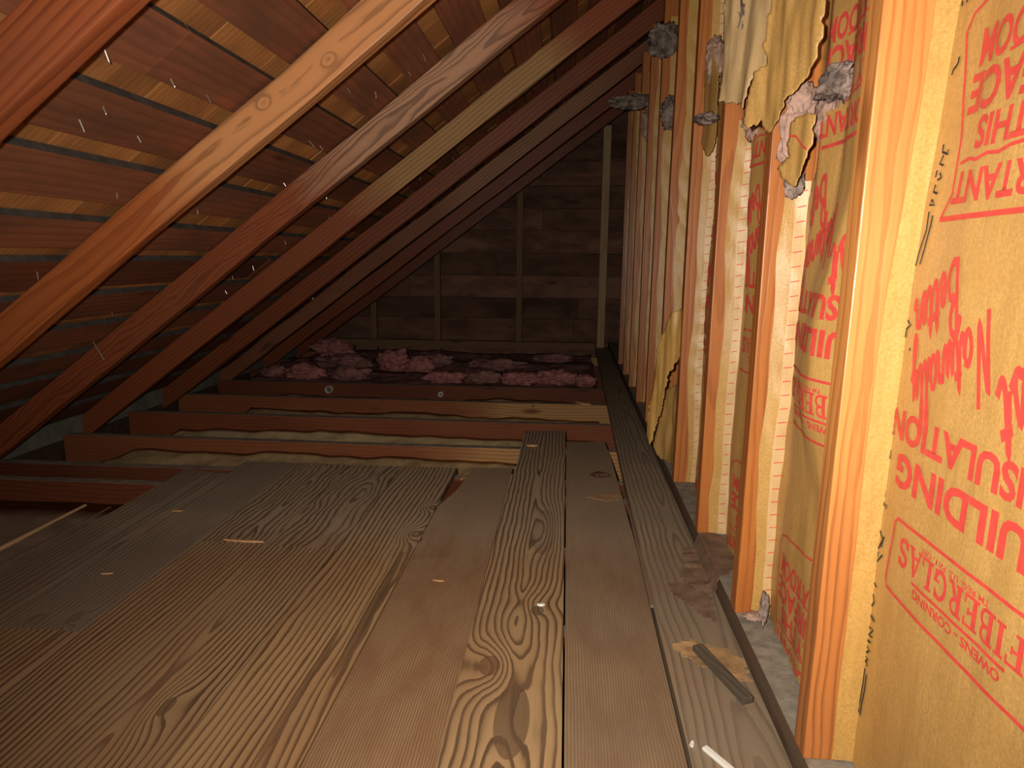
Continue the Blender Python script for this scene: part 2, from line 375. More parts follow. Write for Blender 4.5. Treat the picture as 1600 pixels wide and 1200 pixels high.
# ------------------------------------------------------------------ rafters
def rafter(k, mat, label):
    y1 = .962+.61*k
    x0, x1 = -2.21, .60
    L = (x1-x0)/CT
    me = beam_mesh(L, .041, .112*CT-.001, .004, 14, .006, k+1, .25)
    o = link('rafter', me, mat, None, (x0, y1-.041, RZ+RS*x0))
    o.rotation_euler = (0, -TH, 0)
    return tag(o, label, 'rafter', 'rafters of the roof slope')
rafter(-1, M['rafter'], 'roof rafter just outside the frame above the camera')
RL = ['large red-brown rafter cutting across the top left corner, nearest to the camera',
      'bright orange rafter with two dark knots, second from the top left corner',
      'rafter with arched pale grain near its top, third from the top left corner',
      'rafter with a yellowish tan upper half, fourth from the top left corner',
      'plain reddish rafter, fifth from the top left corner',
      'slim tan-brown rafter, sixth from the top left corner',
      'dim dark rafter reaching the wall just above the gable corner post, seventh from top left',
      'dark rafter mostly hidden behind the seventh, next to last before the gable',
      'dark rafter lying against the gable boards']
RM = ['rafter', 'rafter_pale', 'rafter_ringed', 'rafter_tan', 'rafter', 'rafter_brown', 'rafter', 'rafter', 'rafter']
for k in range(8): rafter(k, M[RM[k]], RL[k])

# ------------------------------------------------------------------ joists
JY = [(1.27, 'hidden joist under the floorboards, nearest to the camera'),
      (1.66, 'joist under the floorboards beside the bare paper at left'),
      (2.06, 'dark joist left of the floorboard ends, front one of the close pair'),
      (2.237, 'dark joist left of the floorboard ends, rear one of the close pair'),
      (2.627, 'orange-brown joist just beyond the cut ends of the floorboards'),
      (3.066, 'red-brown joist, second one beyond the cut floorboard ends'),
      (3.50, 'joist with a fresh tan right half, third beyond the cut floorboard ends'),
      (3.93, 'joist with two pale porcelain rings, fourth beyond the floorboard ends'),
      (4.36, 'dark joist half buried in the front of the pink insulation'),
      (4.80, 'dark joist buried in the middle of the pink insulation'),
      (5.25, 'tan joist in front of the gable wall foot')]
for i, (y, lab) in enumerate(JY):
    xs = -1.33 if i < 2 else -2.21       # the two nearest lie wholly under the boards
    me = beam_mesh(.39-xs, .041, .135, .003, 8, .004, i+20)
    for p in me.polygons:
        if p.normal.z > .7: p.material_index = 1
    o = link('floor_joist', me, [M['joist_tan' if i in (4, 6, 10) else 'joist'], M['joisttop']], None, (xs, y, -.021-.135-.0015))
    tag(o, lab, 'joist', 'floor joists')

# ------------------------------------------------------------------ floorboards
def board(outline, mat, label, z1=0.0, th=.021, name='floorboard', cx=None):  # cx: centre line the grain is measured from
    cx = cx if cx is not None else (min(p[0] for p in outline)+max(p[0] for p in outline))/2
    o = link(name, prism(name, [(x-cx, y) for x, y in outline], z1-th, z1, 0), mat, None, (cx, 0, 0))
    return tag(o, label, 'floorboard', 'attic floorboards')
g = .0019
YF = -.6
def rect(x0, x1, y0, y1): return [(x0+g, y0), (x1-g, y0), (x1-g, y1-.0004), (x0+g, y1-.0004)]
board([(-1.338, YF), (-1.195, YF), (-1.195, 2.14), (-1.365, 2.165), (-1.35, 1.6)], FM['grey'], 'narrow grey floorboard at the far left edge of the floor')
board(rect(-1.193, -.987, 1.151, 2.285), FM['greyB'], 'dark grey floorboard with a dark knot patch at its near end, at left')
board(rect(-1.193, -.987, YF, 1.151), FM['left'], 'brown floorboard in front of the dark grey one in the lower left corner')
board(rect(-.985, -.791, 1.592, 2.285), FM['flame'], 'short flame-grained floorboard behind the bright splintered butt joint')
board(rect(-.985, -.791, YF, 1.592), FM['leftB'], 'long brown floorboard in front of the bright splintered butt joint')
board(rect(-.789, -.593, 1.583, 2.285), FM['swirl'], 'short dark-swirled floorboard left of the long coarse striped one')
board(rect(-.789, -.593, YF, 1.583), FM['cath'], 'long floorboard with arched grain running to the bottom edge at left')
board([(-.591, YF), (-.391, YF), (-.391, 1.62), (-.383, 1.66), (-.391, 1.72), (-.391, 2.29), (-.591, 2.285)], FM['stripe'], 'long coarse striped floorboard beside the wedge-shaped gap')
board([(-.387, 1.533), (-.183, 1.60), (-.186, 2.31), (-.329, 2.297), (-.352, 2.06), (-.387, 1.9)], FM['fine'], 'short fine-grained floorboard right of the wedge-shaped gap', cx=-.285)
board([(-.387, YF), (-.183, YF), (-.183, 1.5995), (-.387, 1.5325)], FM['fine'], 'long reddish fine-grained floorboard left of the knotty one', cx=-.285)
board([(-.179, YF), (.0095, YF), (.0075, 2.865), (-.176, 2.845), (-.172, 2.25), (-.186, 2.235)], FM['hero'], 'knotty floorboard with oval grain figures reaching farthest down the middle', cx=-.084)
board([(.0125, YF), (.2015, YF), (.2015, 1.7025), (.0125, 1.6475)], FM['fineR'], 'long straight-grained floorboard right of the knotty one', cx=.107)
board([(.0125, 1.648), (.2015, 1.703), (.186, 2.45), (.172, 2.706), (.0115, 2.68)], FM['fineR'], 'short greyish floorboard with the bark chip, right of the knotty one', cx=.107)
board([(.2055, YF), (.359, YF), (.361, 5.70), (.252, 5.70), (.218, 2.70), (.208, 1.5)], FM['edge'], 'long dusty grey floorboard along the foot of the stud wall', z1=.006, th=.027, cx=.285)
# thin lath strip along the edge board
o = link('wood_strip', prism('wood_strip', [(.2015, 1.36), (.2085, 1.36), (.2085, 2.03), (.2015, 2.03)], .001, .008, .001), M['plate'])
tag(o, 'thin brown wooden strip in the seam beside the dusty wall-side board', 'wood strip')
# wedge of red timber seen through the gap between boards
o = link('wood_wedge', prism('wood_wedge', [(-.386, 1.93), (-.357, 2.06), (-.336, 2.17), (-.386, 2.17)], -.0205, -.010, .001), M['joist'])
tag(o, 'red wooden wedge lying in the triangular gap between two floorboards', 'wood wedge')

# ------------------------------------------------------------------ knee wall: sole plate, studs
o = link('sole_plate', boxes([(WX+.002, WX+.110, YB, YG-.005, -.021, .041)]), [M['plate'], M['platetop']])
for p in o.data.polygons:
    if p.normal.z > .7: p.material_index = 1
tag(o, 'dusty wooden sole plate running along the floor under the wall studs', 'wall plate')
def studY(k): return .92+.406*k if k >= 0 else .472
SLAB = {-1: 'wall stud at the right edge of the frame, mostly outside the picture',
        0: 'nearest wall stud, tall orange timber with a white flash glare halfway up',
        1: 'second wall stud from the camera, orange beside the torn paper',
        2: 'third wall stud from the camera, with a dark knot low down',
        3: 'fourth wall stud from the camera, plain reddish orange',
        4: 'fifth wall stud from the camera, behind the peeled hanging paper',
        5: 'sixth wall stud from the camera', 6: 'seventh wall stud from the camera', 7: 'eighth wall stud from the camera',
        8: 'ninth wall stud from the camera', 9: 'tenth and last wall stud before the dark far corner'}
for k in range(-1, 10):
    H = 1.78
    me = beam_mesh(H, .089, .041, .002, 10, .003, k+40)
    o = link('wall_stud', me, M['stud_near_lit' if k == 0 else 'stud'], None, (WX, studY(k)-.041, .0415))
    # local x -> up, local y -> +X (depth), local z -> +Y (thickness)
    o.matrix_world = Matrix(((0, 1, 0, WX), (0, 0, 1, studY(k)-.041), (1, 0, 0, .0415), (0, 0, 0, 1)))
    tag(o, SLAB[k], 'wall stud', 'studs of the knee wall')

# gable studs
for x, lab in ((-1.71, 'short gable stud, leftmost of the three on the dark end wall'),
               (-1.135, 'pale middle gable stud on the dark end wall'),
               (-.415, 'tall gable stud on the end wall, right of the pale middle one')):
    H = RZ+.10+RS*x-.02+.165
    me = beam_mesh(H, .05, .05, .002); o = link('gable_stud', me, M['gablestud'])
    o.matrix_world = Matrix(((0, 1, 0, x-.025), (0, 0, 1, YG-.052), (1, 0, 0, -.16), (0, 0, 0, 1)))
    tag(o, lab, 'gable stud', 'studs of the gable wall')
o = link('corner_post', beam_mesh(1.80, .062, .062, .003), M['cornerpost'])
o.matrix_world = Matrix(((0, 1, 0, .262), (0, 0, 1, 5.60), (1, 0, 0, .0085), (0, 0, 0, 1)))
tag(o, 'pale upright corner post where the stud wall meets the gable', 'post')
o = link('gable_plate', beam_mesh(2.35, .05, .06, .002), M['gablestud'], None, (-2.1, YG-.105, -.02))
tag(o, 'brown wooden rail along the foot of the dark gable wall', 'wall plate')

# ------------------------------------------------------------------ wall insulation batts with printed kraft paper
def ink_text(body, height, shear=0, bold=.03, sx=1.0):
    cu = bpy.data.curves.new('t', 'FONT'); cu.body = body; cu.size = 1; cu.shear = shear; cu.offset = bold; cu.resolution_u = 3
    o = bpy.data.objects.new('t', cu); C.objects.link(o)
    dg = bpy.context.evaluated_depsgraph_get(); me = bpy.data.meshes.new_from_object(o.evaluated_get(dg))
    bpy.data.objects.remove(o); bpy.data.curves.remove(cu)
    v = [(p.co.x*sx, p.co.y) for p in me.vertices]; f = [tuple(p.vertices) for p in me.polygons]
    bpy.data.meshes.remove(me)
    x0 = min(p[0] for p in v); k = height/.70
    return [((x-x0)*k, y*k) for x, y in v], f
def ribbon(pts, w):
    v, f = [], []
    n = len(pts)
    for i, p in enumerate(pts):
        a = pts[max(0, i-1)]; b = pts[min(n-1, i+1)]
        dx, dy = b[0]-a[0], b[1]-a[1]; L = math.hypot(dx, dy) or 1
        v += [(p[0]-dy/L*w/2, p[1]+dx/L*w/2), (p[0]+dy/L*w/2, p[1]-dx/L*w/2)]
    for i in range(n-1): f.append((2*i, 2*i+1, 2*i+3, 2*i+2))
    return v, f
def smooth_pts(pts, k=5):
    if len(pts) < 3: return pts
    P = [pts[0]]+list(pts)+[pts[-1]]; out = []
    for i in range(1, len(P)-2):
        p0, p1, p2, p3 = (Vector(q) for q in P[i-1:i+3])
        for j in range(k):
            t = j/k
            q = .5*((2*p1)+(p2-p0)*t+(2*p0-5*p1+4*p2-p3)*t*t+(3*p1-p0-3*p2+p3)*t**3); out.append((q.x, q.y))
    out.append(pts[-1]); return out
def arc(cx, cy, rx, ry, a0, a1, n=9):
    return [(cx+rx*math.cos(math.radians(a0+(a1-a0)*i/(n-1))), cy+ry*math.sin(math.radians(a0+(a1-a0)*i/(n-1)))) for i in range(n)]
SERIF = {  # slab-serif capitals, unit height; (stroke points, width)
 'F': [([(.24, 0), (.24, 1)], .2), ([(.04, .95), (.78, .95)], .1), ([(.74, 1), (.74, .72)], .08), ([(.24, .52), (.6, .52)], .1), ([(.56, .64), (.56, .4)], .08), ([(.04, .05), (.46, .05)], .1)],
 'I': [([(.25, 0), (.25, 1)], .2), ([(.04, .95), (.46, .95)], .1), ([(.04, .05), (.46, .05)], .1)],
 'B': [([(.24, 0), (.24, 1)], .2), ([(.04, .95), (.45, .95)]+arc(.45, .74, .2, .21, 90, -90)+[(.24, .53)], .12), ([(.24, .52), (.48, .52)]+arc(.48, .285, .22, .235, 90, -90)+[(.04, .05)], .12)],
 'E': [([(.24, 0), (.24, 1)], .2), ([(.04, .95), (.76, .95)], .1), ([(.72, 1), (.72, .72)], .08), ([(.24, .52), (.58, .52)], .1), ([(.55, .64), (.55, .4)], .08), ([(.04, .05), (.76, .05)], .1), ([(.73, 0), (.73, .3)], .08)],
 'R': [([(.24, 0), (.24, 1)], .2), ([(.04, .95), (.45, .95)]+arc(.45, .73, .2, .22, 90, -90)+[(.24, .51)], .12), ([(.4, .5), (.66, .05), (.85, .05)], .17), ([(.04, .05), (.42, .05)], .1)],
 'G': [(arc(.45, .5, .32, .44, 45, 330, 16), .16), ([(.72, .05), (.72, .42)], .16), ([(.5, .42), (.84, .42)], .1), ([(.7, .68), (.7, .98)], .07)],
 'L': [([(.24, 0), (.24, 1)], .2), ([(.04, .95), (.44, .95)], .1), ([(.04, .05), (.72, .05)], .1), ([(.69, 0), (.69, .34)], .09)],
 'A': [([(.12, .03), (.42, .97)], .1), ([(.42, 1), (.74, .03)], .19), ([(.22, .32), (.62, .32)], .1), ([(0, .05), (.28, .05)], .1), ([(.54, .05), (.9, .05)], .1)],
 'S': [(smooth_pts([(.66, .74), (.52, .93), (.3, .93), (.16, .76), (.26, .58), (.52, .46), (.66, .28), (.54, .08), (.28, .07), (.12, .26)]), .17), ([(.68, .7), (.68, .98)], .07), ([(.1, .02), (.1, .3)], .07)]}
SADV = {'F': .84, 'I': .52, 'B': .8, 'E': .84, 'R': .92, 'G': .9, 'L': .8, 'A': .92, 'S': .82}
SCRIPT = {  # brush script, x-height 1
 'N': ([[(0, -.2), (.25, .9), (.45, 2.2), (.62, 1.2), (.78, 0), (1.05, 1.2), (1.35, 2.5)]], 1.45),
 'B': ([[(.1, -.1), (.3, 1), (.5, 2.2)], [(.1, 1.8), (.5, 2.3), (1.0, 2.1), (.95, 1.5), (.45, 1.15), (.95, 1.0), (1.05, .4), (.6, -.05), (0, .1)]], 1.3),
 'J': ([[(.9, 2.3), (.7, 1.0), (.45, -.5), (.05, -.5), (.3, .1), (.95, .3)], [(.4, 2.2), (1.3, 2.3)]], 1.25),
 'a': ([[(.72, .85), (.4, 1), (.1, .6), (.15, .1), (.45, .1), (.72, .8), (.66, .2), (.8, .02), (1, .3)]], .95),
 't': ([[(.1, .3), (.45, 1.7), (.3, .3), (.45, .02), (.75, .3)], [(.1, 1.1), (.75, 1.15)]], .7),
 'u': ([[(0, .3), (.22, 1), (.15, .2), (.35, .02), (.68, 1), (.62, .2), (.75, .02), (.98, .3)]], .95),
 'r': ([[(0, .3), (.25, 1.05), (.3, .85), (.6, .9), (.5, .2), (.65, .02), (.85, .3)]], .8),
 'l': ([[(0, .3), (.5, 1.9), (.45, 2.2), (.25, 1.6), (.2, .2), (.38, .02), (.6, .3)]], .58),
 'y': ([[(0, .3), (.2, 1), (.15, .3), (.35, .1), (.68, 1), (.5, -.6), (.2, -1.2), (.1, -.8), (.9, .3)]], .9),
 'e': ([[(0, .3), (.5, .55), (.52, .95), (.25, .9), (.12, .35), (.35, .02), (.75, .35)]], .75),
 's': ([[(0, .3), (.35, 1.1), (.5, .4), (.35, .02), (.05, .12)], [(.35, .02), (.75, .3)]], .72),
 'n': ([[(0, .3), (.2, 1), (.15, 0)], [(.15, .4), (.5, 1), (.55, .1), (.85, .3)]], .85)}
def script(word, xh, slant=.32, w=.30):
    V, F = [], []; x = 0
    for ch in word:
        st, adv = SCRIPT[ch]
        for s in st:
            v, f = ribbon(smooth_pts(s, 4), w); k = len(V)
            V += [((a+x+b*slant)*xh*.62, b*xh) for a, b in v]; F += [tuple(i+k for i in q) for q in f]
        x += adv
    return V, F
def serif(word, h, sx=1):
    V, F = [], []; x = 0
    for ch in word:
        for pts, w in SERIF[ch]:
            v, f = ribbon(pts, w); k = len(V)
            V += [((a+x)*h*sx, b*h) for a, b in v]; F += [tuple(i+k for i in q) for q in f]
        x += SADV[ch]
    return V, F
# The print of one sheet in (Y,Z) of the first bay; reading direction runs to +Y, letters stand upside down.
def sheet_print():
    out = []
    def add(vf, y0, z0, rot=0, anchor='end'):
        v, f = vf
        if anchor == 'end': w = max(p[0] for p in v); v = [(a-w, b) for a, b in v]
        c, s = math.cos(rot), math.sin(rot)
        out.append(([(y0+a*c-b*s, z0-(a*s+b*c)) for a, b in v], f))
    def fit(vf, width):
        v, f = vf; w = max(p[0] for p in v); return [(a*width/w, b) for a, b in v], f
    add(fit(ink_text('INSULATION', .036, bold=.035), .312), .880, .577)
    add(fit(ink_text('BUILDING', .040, bold=.035), .290), .848, .523)
    add(fit(serif('FIBERGLAS', .036), .235), .812, .425)
    add(fit(ink_text('OWENS - CORNING', .011, bold=.03), .165), .770, .375)
    add(fit(ink_text('TM REG. U.S. PAT. OFF.', .007, bold=.01), .130), .765, .433)
    line = lambda pts, w: out.append(ribbon(pts, w))
    line([(.775, .381), (.60, .381)], .004)
    line([(.50, .447), (.825, .443), (.833, .436), (.843, .352), (.838, .344), (.50, .344)], .0045)
    r = math.radians(-31)
    # tilted slogan: rises to the right when read the right way up
    sl = math.radians(31)
    add(script('Naturally', .034), .700, .712, sl, 'start')
    add(script('Better', .034), .768, .768, sl, 'start')
    add(script('Just', .045, w=.26), .585, .700, sl, 'start')
    # instruction box
    line([(.50, .815), (.829, .813)], .006)
    line([(.829, .813), (.812, .84), (.818, .90), (.832, .95), (.838, .985), (.845, 1.02), (.835, 1.037), (.795, 1.052), (.5, 1.085)], .004)
    add(fit(ink_text('IMPORTANT', .033, bold=.03), .235), .812, .862)
    line([(.808, .873), (.79, .876), (.775, .873), (.755, .877), (.735, .875), (.715, .879), (.6, .884)], .004)
    add(fit(ink_text('APPLY THIS', .032, bold=.03), .225), .785, .917)
    add(fit(ink_text('SURFACE', .040, bold=.03), .215), .818, .966)
    line([(.75, .975), (.70, .979), (.6, .983)], .004)
    add(fit(ink_text('TO A ROOM', .037, bold=.03), .22), .812, 1.012)
    return out
BLACK = [[(0.854, 0.997), (0.854, 0.991), (0.856, 0.989), (0.863, 0.985), (0.865, 0.98)], [(0.869, 1.061), (0.867, 1.055)], [(0.857, 1.058), (0.857, 1.055)], [(0.855, 0.901), (0.854, 0.892), (0.841, 0.888), (0.842, 0.893)], [(0.85, 0.888), (0.855, 0.879), (0.846, 0.876)], [(0.858, 0.872), (0.859, 0.864)], [(0.85, 0.868), (0.845, 0.862), (0.853, 0.86)], [(0.855, 0.855), (0.857, 0.847), (0.847, 0.844)], [(0.857, 0.838), (0.861, 0.832), (0.849, 0.831), (0.857, 0.838)], [(0.859, 0.824), (0.857, 0.802), (0.866, 0.781), (0.873, 0.759)], [(0.848, 0.819), (0.848, 0.807), (0.854, 0.78), (0.86, 0.761)], [(0.873, 0.691), (0.862, 0.686), (0.873, 0.68), (0.874, 0.669)], [(0.855, 0.658), (0.856, 0.654)], [(0.875, 0.559), (0.875, 0.548)], [(0.875, 0.519), (0.874, 0.507)], [(0.876, 0.463), (0.875, 0.453)], [(0.874, 0.446), (0.873, 0.441)], [(0.867, 0.446), (0.865, 0.44)], [(0.875, 0.405), (0.862, 0.396), (0.866, 0.385)], [(0.86, 0.403), (0.874, 0.379)], [(0.872, 0.376), (0.873, 0.361), (0.859, 0.377)], [(0.874, 0.329), (0.865, 0.327)], [(0.874, 0.312), (0.867, 0.304), (0.874, 0.294)], [(0.874, 0.28), (0.862, 0.276), (0.871, 0.283), (0.859, 0.279)], [(0.874, 0.262), (0.861, 0.265), (0.873, 0.25), (0.861, 0.254)], [(0.875, 0.241), (0.864, 0.244)], [(0.874, 0.232), (0.865, 0.232), (0.874, 0.222)], [(0.874, 0.216), (0.867, 0.217), (0.874, 0.208)], [(0.87, 0.211), (0.866, 0.206)], [(0.872, 0.199), (0.872, 0.175), (0.874, 0.145), (0.874, 0.127)], [(0.865, 0.194), (0.865, 0.167), (0.868, 0.143), (0.868, 0.127)]]

def sstep(a, b, x):
    t = max(0, min(1, (x-a)/(b-a))); return t*t*(3-2*t)
def paper_x(k, y, z):
    """attic face of the paper of bay k (between stud k-1 and stud k) at (y,z)"""
    y1 = studY(k)-.041; y0 = studY(k-1)
    t = (y-y0)/(y1-y0)
    if k == 0:
        b = .433+.018*sstep(.65, 1.15, z)
        b -= .008*math.sin(PI*max(0, min(1, t)))
        w = .0035*mn.noise(Vector((y*7, z*3, 1)))+.0016*mn.noise(Vector((y*24, z*5, 4)))
        w += .003*sstep(.80, 1.0, z)*mn.noise(Vector((y*9+z*4, z*3, 8)))*2
        return b+w
    amp = 1.0 if k == 1 else 1.3
    b = .433-.012*math.sin(PI*max(0, min(1, t)))
    # vertical sags and pleats, stronger up the sheet
    ridge = 1-abs(2*((t*2.6+.25*mn.noise(Vector((z*2.2, k, 0)))+.35*mn.noise(Vector((0, k, z)))) % 1)-1)
    b += .011*amp*(ridge-.5)*(.55+.6*sstep(.3, 1.0, z))
    b += .010*amp*mn.noise(Vector((y*6+k*3, z*2.0, k)))+.003*mn.noise(Vector((y*24, z*9, k*5)))
    if k == 1: b -= .030*sstep(.36, .56, z)*sstep(.9, .6, z)*math.exp(-((t-.45)/.35)**2)
    return b
def in_poly(p, poly):
    c = False; j = len(poly)-1
    for i in range(len(poly)):
        (xi, yi), (xj, yj) = poly[i], poly[j]
        if (yi > p[1]) != (yj > p[1]) and p[0] < (xj-xi)*(p[1]-yi)/(yj-yi)+xi: c = not c
        j = i
    return c
def flange_edge(k, z):
    """x of the free edge of the stapled flange on stud k"""
    if k == 0:
        return .403+.019*sstep(.62, 1.05, z)+.0015*mn.noise(Vector((z*9, 0, 0)))
    n = mn.noise(Vector((z*3.3, k*5.3, 0)))*(.016 if k < 3 else .026)+mn.noise(Vector((z*11, k*3.1, 2)))*.004
    return [0, .388, .392, .398, .396, .392, .394, .39, .39, .392][k]+n
ZT = 1.80
def build_batt(k, label, hole=None, printed=True, zt=ZT, flz=(.045, 1.75)):
    y1 = studY(k)-.041; y0 = studY(k-1)
    root = empty('insulation_batt', (.44, (y0+y1)/2, .041))
    tag(root, label, 'insulation batt', 'batts of the knee wall')
    root_inv = Matrix.Translation((-.44, -(y0+y1)/2, -.041))
    def part(name, me, mats, smooth=True):
        me.transform(root_inv); o = link(name, me, mats, root, smooth=smooth); return o
    # fibreglass body behind the paper
    bm = bmesh.new(); nz_, ny_ = 60, 12
    grid = [[bm.verts.new((paper_x(k, y0+.004+(y1-y0-.008)*j/ny_, .045+(zt-.045)*i/nz_)+.014+.010*abs(mn.noise(Vector((j*.9, i*.6, k)))), y0+.004+(y1-y0-.008)*j/ny_, .045+(zt-.045)*i/nz_)) for j in range(ny_+1)] for i in range(nz_+1)]
    for i in range(nz_):
        for j in range(ny_): bm.faces.new((grid[i][j], grid[i][j+1], grid[i+1][j+1], grid[i+1][j]))
    r = bmesh.ops.extrude_face_region(bm, geom=list(bm.faces))
    for q in r['geom']:
        if isinstance(q, bmesh.types.BMVert): q.co.x = .558
    part('fibreglass', bm_mesh('fibreglass', bm), M['pinkgrey'])
    # paper sheet
    st = .0075 if k <= 1 else .014
    ny_ = int((y1-y0)/st); nz_ = int((zt-.045)/st/(1 if k <= 1 else 1.6))
    bm = bmesh.new()
    def P(j, i):
        y = y0+.0012+(y1-y0-.0024)*j/ny_; z = .045+(zt-.045)*i/nz_; return (paper_x(k, y, z), y, z)
    grid = [[bm.verts.new(P(j, i)) for j in range(ny_+1)] for i in range(nz_+1)]
    for i in range(nz_):
        for j in range(ny_):
            y, z = P(j, i)[1:]
            if hole:
                jj = (y+.012*mn.noise(Vector((y*40, z*40, 3))), z+.012*mn.noise(Vector((y*40, z*40, 8))))
                if any(in_poly(jj, h) for h in hole): continue
            bm.faces.new((grid[i][j], grid[i+1][j], grid[i+1][j+1], grid[i][j+1]))
    for v in [v for v in bm.verts if not v.link_faces]: bm.verts.remove(v)
    nf = len(bm.faces)
    # red print and black marker laid into the sheet
    if printed:
        items = [(v, f, 1) for v, f in sheet_print()]
        if k: items += [([(a, b-.93) for a, b in v], f, 1) for v, f in sheet_print()]
        if k == 0: items += [(*ribbon(s, .0032), 2) for s in BLACK]
        dy = y1-(studY(0)-.041)+{0: 0, 1: -.012, 2: -.03}.get(k, 0); dz = {0: 0, 1: .135, 2: .16}.get(k, 0)
        for v, f, m in items:
            b2 = bmesh.new(); vs = [b2.verts.new((0, a, b)) for a, b in v]
            for q in f:
                try: b2.faces.new([vs[i] for i in q])
                except ValueError: pass
            bmesh.ops.triangulate(b2, faces=b2.faces)
            for _ in range(4):
                lo = [e for e in b2.edges if e.calc_length() > .010]
                if not lo: break
                bmesh.ops.subdivide_edges(b2, edges=lo, cuts=1); bmesh.ops.triangulate(b2, faces=b2.faces)
            mp = {}
            for q in b2.faces:
                c = q.calc_center_median()
                yy, zz = c.y+dy, c.z+dz
                if not (y0+.004 < yy < y1-.004 and .05 < zz < zt): continue
                if hole and any(in_poly((yy+.012*mn.noise(Vector((yy*40, zz*40, 3))), zz+.012*mn.noise(Vector((yy*40, zz*40, 8)))), h) for h in hole): continue
                nv = []
                for p in q.verts:
                    if p not in mp:
                        Y, Z = p.co.y+dy, p.co.z+dz; mp[p] = bm.verts.new((paper_x(k, Y, Z)-.0011, Y, Z))
                    nv.append(mp[p])
                try: nf_ = bm.faces.new(nv)
                except ValueError: continue
                if nf_.calc_area() > 0:
                    nf_.normal_update()
                    if nf_.normal.x > 0: nf_.normal_flip()
                nf_.material_index = m
            b2.free()
    part('paper_facing', bm_mesh('paper_facing', bm, False), [M['kraft'], M['redink'], M['blackink']])
    # stapled flange on the near side of stud k, with its folded root
    bm = bmesh.new(); nz_ = 150; prev = None; n = 6
    for i in range(nz_+1):
        z = flz[0]+(flz[1]-flz[0])*i/nz_
        xe = flange_edge(k, z); xp = paper_x(k, y1-.002, z)+.001
        row = []
        for j in range(n+1):
            t = j/n; x = xe+(xp-xe)*t
            lift = .0012+.004*(t**2)*(1 if k else .4)+.0016*abs(mn.noise(Vector((z*8, x*60, k*2.2))))+(.0085 if k else .0012)*(1-abs(2*((z*7.3+x*9+1.7*mn.noise(Vector((z*2.1, k, 3))))%1)-1))*t
            if k in (1, 2): lift += .012*max(0, mn.noise(Vector((z*5, 1.7, k))))*math.sin(PI*t)
            row.append(bm.verts.new((x, y1-lift, z)))
        if prev:
            for j in range(n):
                q = bm.faces.new((prev[j], prev[j+1], row[j+1], row[j]))
                if k in (1, 2, 3) and j >= 3: q.material_index = 1
        prev = row
    if k in (1, 2, 3):     # red ruled ticks on the pale back of the fold
        z = flz[0]+.03
        while z < flz[1]:
            x0 = flange_edge(k, z)*.45+.433*.55; x1 = .428
            vv = [bm.verts.new((a, y1-.0125-(.004 if a > .42 else 0), b)) for a, b in ((x0, z), (x1, z+.003), (x1, z+.0048), (x0, z+.0018))]
            q = bm.faces.new(vv); q.material_index = 2
            z += .027
    part('flange', bm_mesh('flange', bm, False), [M['flange'], M['liner'], M['redink']])
    # flange stapled to the far side of stud k-1
    bm = bmesh.new(); prev = None
    for i in range(61):
        z = .045+1.70*i/60
        row = [bm.verts.new((x, y0+.0015+.001*mn.noise(Vector((z*9, x*50, k))), z)) for x in (.402+.004*mn.noise(Vector((z*6, k, 9))), .418, paper_x(k, y0+.001, z))]
        if prev:
            for j in range(2): bm.faces.new((prev[j], row[j], row[j+1], prev[j+1]))
        prev = row
    part('flange', bm_mesh('flange', bm, False), M['flange'])
    return root, part
HOLE1 = [[(1.235, 1.060), (1.195, 1.075), (1.12, 1.060), (1.118, 1.025), (1.145, 1.008), (1.18, 1.000), (1.205, .985), (1.20, .93), (1.245, .905), (1.255, .875), (1.279, .87), (1.279, 1.065)]]
BL = ['wide kraft-faced insulation batt with large upside-down red lettering at the right edge',
      'torn kraft-faced batt with sooty fluff showing, left of the nearest stud',
      'kraft-faced batt with pleated paper between the second and third studs',
      'kraft-faced batt between the third and fourth studs',
      'kraft-faced batt whose paper has peeled off the fifth stud and hangs down',
      'kraft-faced batt between the fifth and sixth studs', 'kraft-faced batt between the sixth and seventh studs',
      'kraft-faced batt between the seventh and eighth studs', 'kraft-faced batt between the eighth and ninth studs',
      'farthest kraft-faced batt beside the dark corner']
BATT = {}
for k in range(10):
    BATT[k] = build_batt(k, BL[k], hole=HOLE1 if k == 1 else None, printed=k <= 3, flz={0: (.045, 1.75), 1: (.045, .905), 2: (.045, 1.09), 4: (.42, 1.72)}.get(k, (.045, 1.72)))

